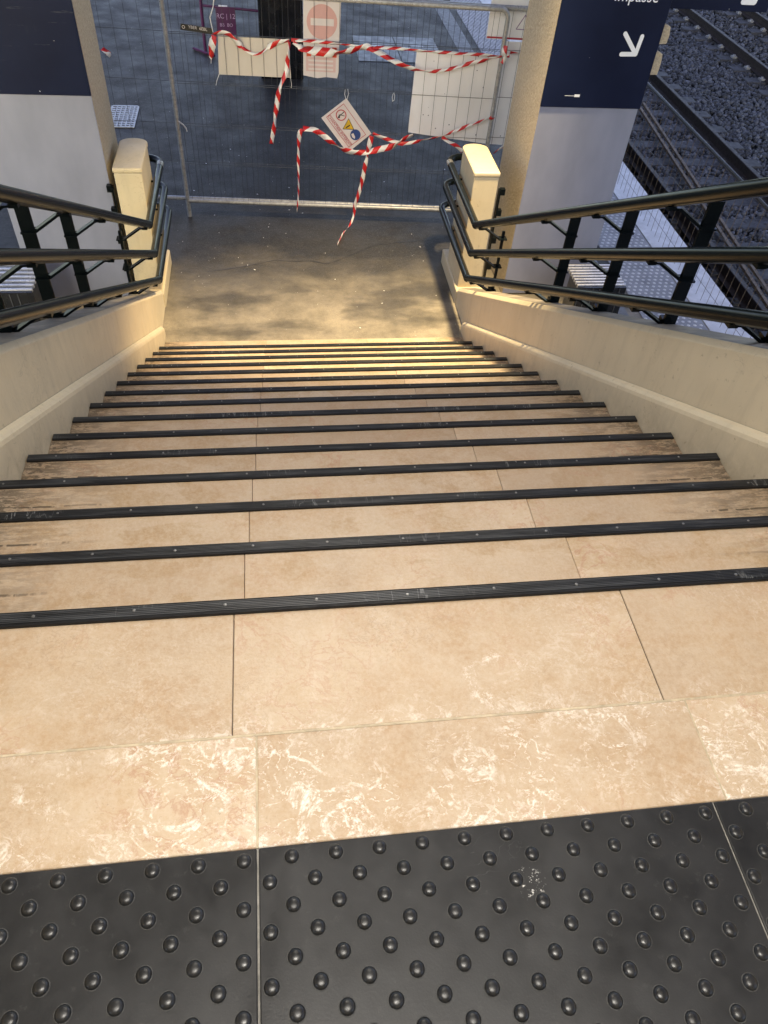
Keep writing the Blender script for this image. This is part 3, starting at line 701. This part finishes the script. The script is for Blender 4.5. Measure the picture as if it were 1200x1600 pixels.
c2 = wq(.56, .50); tri = [(c2[0]-.056, c2[1]-.038), (c2[0]+.056, c2[1]-.038), (c2[0], c2[1]+.064)]
frect('triangle_edge', tri, 'black_print', ws, .0136); frect('yellow_triangle', [(c2[0]+(x-c2[0])*.86, c2[1]+(y-c2[1])*.86) for x, y in tri], 'yellow', ws, .0139)
mb = MB(); mb.bar(fpt(c2[0]-.024, c2[1]-.024, .0143), fpt(c2[0]+.014, c2[1]+.002, .0143), .010, .001, FNm); mb.build('figure', 'black_print', ws)
c3 = wq(.56, .77); fdisc('blue_disc', *c3, .050, 'blue', ws, .0136); mb = MB(); mb.add([fpt(c3[0]-.040, c3[1]+.006, .0140), fpt(c3[0]-.032, c3[1]-.022, .0140), fpt(c3[0]-.006, c3[1]-.038, .0140), fpt(c3[0]-.002, c3[1]-.02, .0140), fpt(c3[0]-.020, c3[1]+.014, .0140)], [(0, 1, 2, 3, 4)]); mb.build('helmet_print', 'poster', ws)
# white ties
def tie(pts, label, r=.0025):
    o = MB().tube([fpt(*p) for p in pts], r, 6).build('cable_tie', 'plastic_tie'); tag(o, label, 'cable tie', 'white cable ties on the fence')
tie([(.722, 1.27, .01), (.717, 1.23, .018), (.730, 1.19, .02), (.740, 1.19, .02), (.752, 1.235, .018), (.745, 1.275, .01)], 'white looped tie holding the tilted warning sign')
tie([(1.165, 1.26, .008), (1.155, 1.23, .014), (1.16, 1.19, .012), (1.175, 1.20, .012), (1.178, 1.24, .012), (1.17, 1.262, .008)], 'small white tie loop hanging alone right of the warning sign')
tie([(-.405, 1.34, .0), (-.43, 1.29, .01), (-.442, 1.25, .012)], 'white tie end below the left corner of the beige board')
tie([(.228, 1.34, .0), (.236, 1.29, .01), (.232, 1.26, .012)], 'white tie end below the right corner of the beige board')
tie([(-.82, .93, .02), (-.78, .905, .024), (-.755, .87, .02), (-.75, .84, .02)], 'pale strap end tied round the left fence post', .006)
tie([(-.425, 1.67, .012), (-.44, 1.78, .012), (-.405, 1.86, .01), (-.395, 1.91, .008)], 'white cord rising from the black tag sign', .004)

# ------------------------------------------------------------------ red and white tape
def ribbon(pts, w, d, label, name='barrier_tape', wob=.012, world=False, phase=0.0):
    P = [Vector(p) for p in pts] if world else [fpt(x, h, d+.01*math.sin(i*1.9)) for i, (x, h) in enumerate(pts)]
    # resample with Catmull-Rom
    Q = []
    for i in range(len(P)-1):
        p0, p1, p2, p3 = P[max(i-1, 0)], P[i], P[i+1], P[min(i+2, len(P)-1)]
        for k in range(5):
            t = k/5; Q.append(.5*((2*p1)+(p2-p0)*t+(2*p0-5*p1+4*p2-p3)*t*t+(3*p1-p0-3*p2+p3)*t**3))
    Q.append(P[-1])
    ws_ = w if isinstance(w, (list, tuple)) else [w]*2
    vs, fs, uvs = [], [], []; L = phase; rnd = random.Random(int(abs(pts[0][0])*977))
    tw = rnd.uniform(0, 6)
    for i, p in enumerate(Q):
        t = (Q[min(i+1, len(Q)-1)]-Q[max(i-1, 0)]).normalized(); s = t.cross(FNm)
        if s.length < .05: s = t.cross(UP)
        s.normalize(); n_ = t.cross(s); a = .75*math.sin(L*9+tw)+.3*math.sin(L*31+2*tw)
        if world: n_ = UP
        wv = ws_[0]+(ws_[-1]-ws_[0])*i/(len(Q)-1) if len(ws_) == 2 else ws_[min(len(ws_)-1, int(i/(len(Q)-1)*(len(ws_)-1)+.5))]
        s2 = s*math.cos(a)+n_*math.sin(a)
        vs += [p-s2*wv/2, p+s2*wv/2]; uvs.append(L)
        if i < len(Q)-1: L += (Q[i+1]-p).length
    for i in range(len(Q)-1): fs.append((2*i, 2*i+1, 2*i+3, 2*i+2))
    me = bpy.data.meshes.new(name); me.from_pydata([tuple(v) for v in vs], [], fs); me.update(); uv = me.uv_layers.new(name='UVMap')
    for poly in me.polygons:
        poly.use_smooth = True
        for li in poly.loop_indices: vi = me.loops[li].vertex_index; uv.data[li].uv = (uvs[vi//2], vi % 2)
    me.materials.append(M['tape']); o = bpy.data.objects.new(name, me); COL.objects.link(o)
    md = o.modifiers.new('thickness', 'SOLIDIFY'); md.thickness = .0006
    return tag(o, label, 'tape', 'red and white barrier tape')
T1 = [(-.42, 1.655), (-.381, 1.672), (-.343, 1.674), (-.289, 1.662), (-.248, 1.63), (-.187, 1.573), (-.134, 1.536), (-.079, 1.524), (-.023, 1.537), (.046, 1.58), (.115, 1.618), (.171, 1.636), (.226, 1.643)]
ribbon(T1, [.05, .045, .05, .026, .02, .045, .03], .02, 'tape sagging across the front of the beige board')
ribbon([(-.416, 1.651), (-.438, 1.591), (-.451, 1.521), (-.466, 1.429)], [.045, .062, .05, .008], .03, 'short tape end hanging at the left edge of the beige board')
ribbon([(.226, 1.633), (.218, 1.563), (.204, 1.477), (.19, 1.388), (.135, 1.28), (.108, 1.182), (.085, 1.043), (.061, .912), (.03, .764)], [.03, .035, .04, .04, .045, .045, .045, .04], .02, 'tape end hanging straight down right of the beige board')
ribbon([(.243, 1.649), (.382, 1.651), (.521, 1.643), (.661, 1.635), (.829, 1.628), (.999, 1.627), (1.169, 1.625), (1.397, 1.621), (1.627, 1.617), (1.858, 1.613), (2.062, 1.612), (2.177, 1.618)], .027, .022, 'taut upper tape running across the no entry poster to the right post')
ribbon([(.259, 1.635), (.314, 1.603), (.37, 1.581), (.493, 1.572), (.605, 1.572), (.718, 1.583), (.807, 1.607), (.897, 1.632), (.954, 1.614), (1.036, 1.578), (1.13, 1.537), (1.236, 1.501), (1.325, 1.474), (1.413, 1.462), (1.529, 1.468), (1.672, 1.495), (1.84, 1.545), (1.979, 1.583), (2.108, 1.615)], [.03, .06, .07, .065, .055, .05, .045, .045, .03, .03, .032, .02], .032, 'wide tape over the poster dipping across the speckled board', phase=.03)
ribbon([(.331, .918), (.385, .92), (.445, .906), (.524, .862), (.603, .807), (.684, .757), (.771, .724), (.864, .722), (.963, .732), (1.062, .755), (1.153, .783), (1.231, .822), (1.301, .867), (1.378, .906)], [.05, .05, .055, .055, .05, .055, .055, .05], .03, 'low tape looping under the tilted warning sign')
ribbon([(.325, .912), (.3, .876), (.292, .793), (.283, .643), (.28, .487), (.276, .295), (.259, .094)], [.03, .042, .04, .03, .02, .018, .012], .03, 'thin tape end hanging left of the warning sign almost to the floor')
ribbon([tuple(fpt(x, h, .04)) for x, h in [(.98, .882), (.966, .811), (.946, .701), (.927, .577), (.907, .449), (.88, .319), (.846, .198)]] + [(.835, 6.93, F+.10), (.79, 6.86, F+.03), (.72, 6.74, F+.012), (.635, 6.50, F+.008)], [.045, .05, .05, .045, .04, .035, .03, .03, .03, .02], .03, 'tape end hanging from the warning sign and trailing onto the asphalt', world=True)
ribbon([(.992, .9), (1.054, .88), (1.13, .853), (1.199, .833), (1.28, .824), (1.385, .835), (1.476, .856), (1.656, .906), (1.774, .958), (1.92, 1.017), (2.076, 1.082)], [.03, .035, .04, .03, .02, .028, .02], .022, 'tape rising from the warning sign across the speckled board to the post')
ribbon([(1.657, .9), (1.724, .861), (1.804, .823), (1.875, .771)], .035, .03, 'short tape falling behind the right newel post')
ribbon([(2.18, .766), (2.234, .817), (2.301, .868)], .035, .03, 'short tape end between the right newel post and pillar')
ribbon([(2.206, 1.619), (2.295, 1.614), (2.401, 1.608)], .025, -.07, 'short tape across the narrow speckled board beside the pillar')
ribbon([(2.125, 1.70), (2.118, 1.65), (2.13, 1.60), (2.112, 1.56)], .05, .03, 'tape knot on the right fence post at the taut tape')
ribbon([(2.085, 1.10), (2.10, 1.085), (2.13, 1.08)], .04, .03, 'lower tape knot on the right fence post')
ribbon([(-1.395, 1.49), (-1.365, 1.47), (-1.345, 1.45), (-1.36, 1.43)], .04, -.02, 'small tape knot on the fence beside the left pillar')

# ------------------------------------------------------------------ things beyond the fence
g = thing('purple_barrier', (-.85, 12.0, F), 'purple tubular crowd barrier with a hanging panel beyond the fence', 'barrier')
MB().tube([(-.85, 12.0, F), (-.85, 12.0, F+1.05), (.95, 12.0, F+1.05), (.95, 12.0, F)], .022, 10).build('frame', 'purple', g)
MB().tube([(-.85, 12.0, F+.60), (.2, 12.0, F+.545), (.95, 12.0, F+.50)], .017, 8).build('middle_rail', 'purple', g)
MB().tube([(-1.03, 12.15, F+.02), (-.72, 11.85, F+.02)], .018, 8).build('foot', 'purple', g)
hp = MB().box(-.655, -.385, 11.965, 11.975, F+.255, F+.60).build('panel', 'purple', g)
text_obj('RC | 12', 'lettering', .085, 'lilac_print', hp, facing_cam(-.52, 11.9635, F+.46)); text_obj('BB  BO', 'lettering', .06, 'lilac_print', hp, facing_cam(-.52, 11.9635, F+.36))
for (x, zc) in ((-.55, .60), (.19, .555)): MB().tube([(x-.06, 12, F+zc-.012+.006), (x+.06, 12, F+zc-.012)], .0205, 8).build('white_sleeve', 'plastic_tie', g)
cb = thing('dark_cabinet', (.22, 11.4, F), 'tall glossy black cabinet standing behind the beige board', 'cabinet')
MB().box(-.06, .52, 11.05, 11.75, F, F+1.25).build('body', 'dark_cab', cb, .01, 2)
for x in (-.05, .24): MB().box(x, x+.27, 11.038, 11.049, F+.06, F+1.2).build('door', 'dark_cab', cb, .004, 1)
hp = thing('floor_hatch', (2.0, 12.4, F), 'steel floor hatch of two leaves set in the asphalt beyond the fence', 'hatch')
for (a, b) in ((1.38, 2.02), (2.035, 2.68)):
    lf = MB().box(a, b, 11.87, 13.03, F-.01, F+.007).build('leaf', 'plate', hp, .002, 1)
    MB().box((a+b)/2-.1, (a+b)/2+.1, 12.55, 12.62, F+.0075, F+.010).build('handle_plate', 'clip', lf)
dg = thing('drain_grate', (-1.76, 9.6, F), 'pale rectangular drain grate in the asphalt beside the left pillar', 'grate')
MB().box(-1.93, -1.59, 9.28, 9.94, F-.01, F+.004).build('pan', 'edge_dark', dg)
mb = MB()
for k in range(2): x = -1.93 if k == 0 else -1.61; mb.box(x, x+.02, 9.28, 9.94, F+.0045, F+.012)
mb.build('side_rim', 'galv', dg)
for k in range(11):
    y = 9.285+k*.064; MB().box(-1.909, -1.611, y, y+.034, F+.0045, F+.011).build('slat', 'galv', dg)
for k in range(5):
    x = -1.86+k*.052; MB().box(x, x+.014, 9.283, 9.937, F+.0112, F+.014).build('cross_bar', 'galv', dg)

# slatted steel benches half hidden behind the pillars
def bench(xa, xb, ya, yb, label):
    b = thing('slatted_bench', ((xa+xb)/2, (ya+yb)/2, F), label, 'bench', 'slatted steel benches')
    n = 8
    for k in range(n):
        y = ya+(yb-ya)*k/n; MB().box(xa, xb, y, y+(yb-ya)/n*.42, F+.44, F+.47).build('slat', 'bench', b, .003, 1)
    for x in (xa+.06, xb-.10): MB().box(x, x+.04, ya+.02, yb-.02, F, F+.438).build('leg_frame', 'plate', b)
    MB().box(xa, xb, ya-.03, ya-.005, F+.02, F+.46).build('front_panel', 'dark_cab', b)
    for k in range(int((xb-xa)/.06)): x = xa+.01+k*.06; MB().box(x, x+.006, ya-.036, ya-.0305, F+.03, F+.45).build('front_rib', 'plate', b)
bench(-3.3, -1.86, 4.98, 5.46, 'slatted steel bench outside the left stair wall'); bench(2.55, 2.98, 4.98, 5.34, 'slatted steel bench outside the right stair wall')

# ------------------------------------------------------------------ railway tracks
ZR = F-.5     # rail head
def rail_prof():
    return [(-.07, -.165), (.07, -.165), (.07, -.155), (.012, -.135), (.010, -.045), (.036, -.032), (.036, -.006), (.030, 0), (-.030, 0), (-.036, -.006), (-.036, -.032), (-.010, -.045), (-.012, -.135), (-.07, -.155)]
sl_me = None
def track(x1, x2, label, ys, far, rails=(0, 1)):
    t = thing('railway_track', ((x1+x2)/2, 8, BZ), label, 'railway track')
    for k, x in enumerate((x1, x2)):
        if k not in rails: continue
        mb = MB(); mb.prism(rail_prof(), lambda p: (x+p[0], -5, ZR+p[1]), lambda p: (x+p[0], 40, ZR+p[1])); mb.build('rail', 'rust', t)
    prof = [(-.15, -.18), (.15, -.18), (.125, .0), (-.125, .0)]
    for y in ys:
        parts = ((x1-.42, x1+.42, (0,)), (x2-.42, x2+.42, (1,))) if far else ((x1-.5, x2+.5, (0, 1)),)
        for (a, b, rs) in parts:
            mb = MB(); mb.prism(prof, lambda p: (a, y+p[0], ZR-.172+p[1]), lambda p: (b, y+p[0], ZR-.172+p[1]))
            so_ = mb.build('sleeper', 'sleeper', t, .012, 2)
            for k in rs:
                if k not in rails: continue
                x = (x1, x2)[k]
                for s in (-1, 1):
                    m2 = MB(); m2.box(x+s*.10-.045, x+s*.10+.045, y-.055, y+.055, ZR-.1715, ZR-.14); m2.box(x+s*.10-.02, x+s*.10+.02, y-.02, y+.02, ZR-.1405, ZR-.118); m2.build('rail_clip', 'clip' if far else 'sleeper', so_)
track(5.25, 6.77, 'nearer railway track with dark rusty rails on ballast', [5.2+.62*k for k in range(22)], False)
track(9.12, 10.62, 'farther railway track with bright rail clips near the top right corner', [9.5+.60*k for k in range(18)], True)
rb = thing('rusty_bars', (5.7, 9, ZR-.15), 'pair of thin dusty rusty bars lying along the nearer track', 'bars')
for o in (0, .11): MB().bar((6.04+o, 12.2, ZR-.10), (5.40+o, 5.8, ZR-.10), .040, .035).build('bar', 'rust_light', rb)
# ballast: many small stones
import numpy as np
rng = np.random.default_rng(3)
def ballast(regions):
    ico = bmesh.new(); bmesh.ops.create_icosphere(ico, subdivisions=1, radius=1.0); bv = np.array([v.co[:] for v in ico.verts]); bf = np.array([[v.index for v in f.verts] for f in ico.faces]); ico.free()
    cs = []
    for (x0, x1, y0, y1, pitch, zt) in regions:
        gx, gy = np.meshgrid(np.arange(x0, x1, pitch), np.arange(y0, y1, pitch)); n = gx.size
        c = np.stack([gx.ravel()+rng.uniform(-.5, .5, n)*pitch, gy.ravel()+rng.uniform(-.5, .5, n)*pitch, np.full(n, zt)+rng.uniform(-.02, .02, n)], 1); cs.append(c)
    C_ = np.concatenate(cs); n = len(C_); s = rng.uniform(.026, .052, (n, 1))*rng.uniform(.65, 1.25, (n, 3)); a = rng.uniform(0, 6.28, n); bta = rng.uniform(-.6, .6, n)
    V = bv[None]*s[:, None, :]*rng.uniform(.72, 1.2, (n, len(bv), 1))
    ca, sa, cb, sb = np.cos(a)[:, None], np.sin(a)[:, None], np.cos(bta)[:, None], np.sin(bta)[:, None]
    y_ = V[..., 1]*cb-V[..., 2]*sb; z_ = V[..., 1]*sb+V[..., 2]*cb; x_ = V[..., 0]*ca-y_*sa; y2 = V[..., 0]*sa+y_*ca
    V = np.stack([x_, y2, z_], -1)+C_[:, None]
    Fc = (bf[None]+np.arange(n)[:, None, None]*len(bv)).reshape(-1, 3)
    me = bpy.data.meshes.new('ballast'); nv, nf = n*len(bv), len(Fc)
    me.vertices.add(nv); me.vertices.foreach_set('co', V.reshape(-1).astype(np.float32)); me.loops.add(nf*3); me.loops.foreach_set('vertex_index', Fc.reshape(-1).astype(np.int32))
    me.polygons.add(nf); me.polygons.foreach_set('loop_start', np.arange(0, nf*3, 3, dtype=np.int32)); me.update(calc_edges=True)
    at = me.attributes.new('tone', 'FLOAT', 'POINT'); tone = np.repeat(rng.beta(1.1, 2.6, n), len(bv)).astype(np.float32); at.data.foreach_set('value', tone)
    me.validate(); me.materials.append(M['ballast']); o = bpy.data.objects.new('ballast', me); COL.objects.link(o)
    tag(o, 'dark crushed stone ballast filling the track bed', 'ballast', kind='stuff')
ballast([(4.5, 5.2, 5.0, 13, .06, BZ-.03), (5.3, 6.75, 5.2, 16, .052, BZ+.006), (6.85, 9.1, 7.5, 20, .058, BZ-.01), (9.1, 12.5, 11, 24, .075, BZ-.012)])
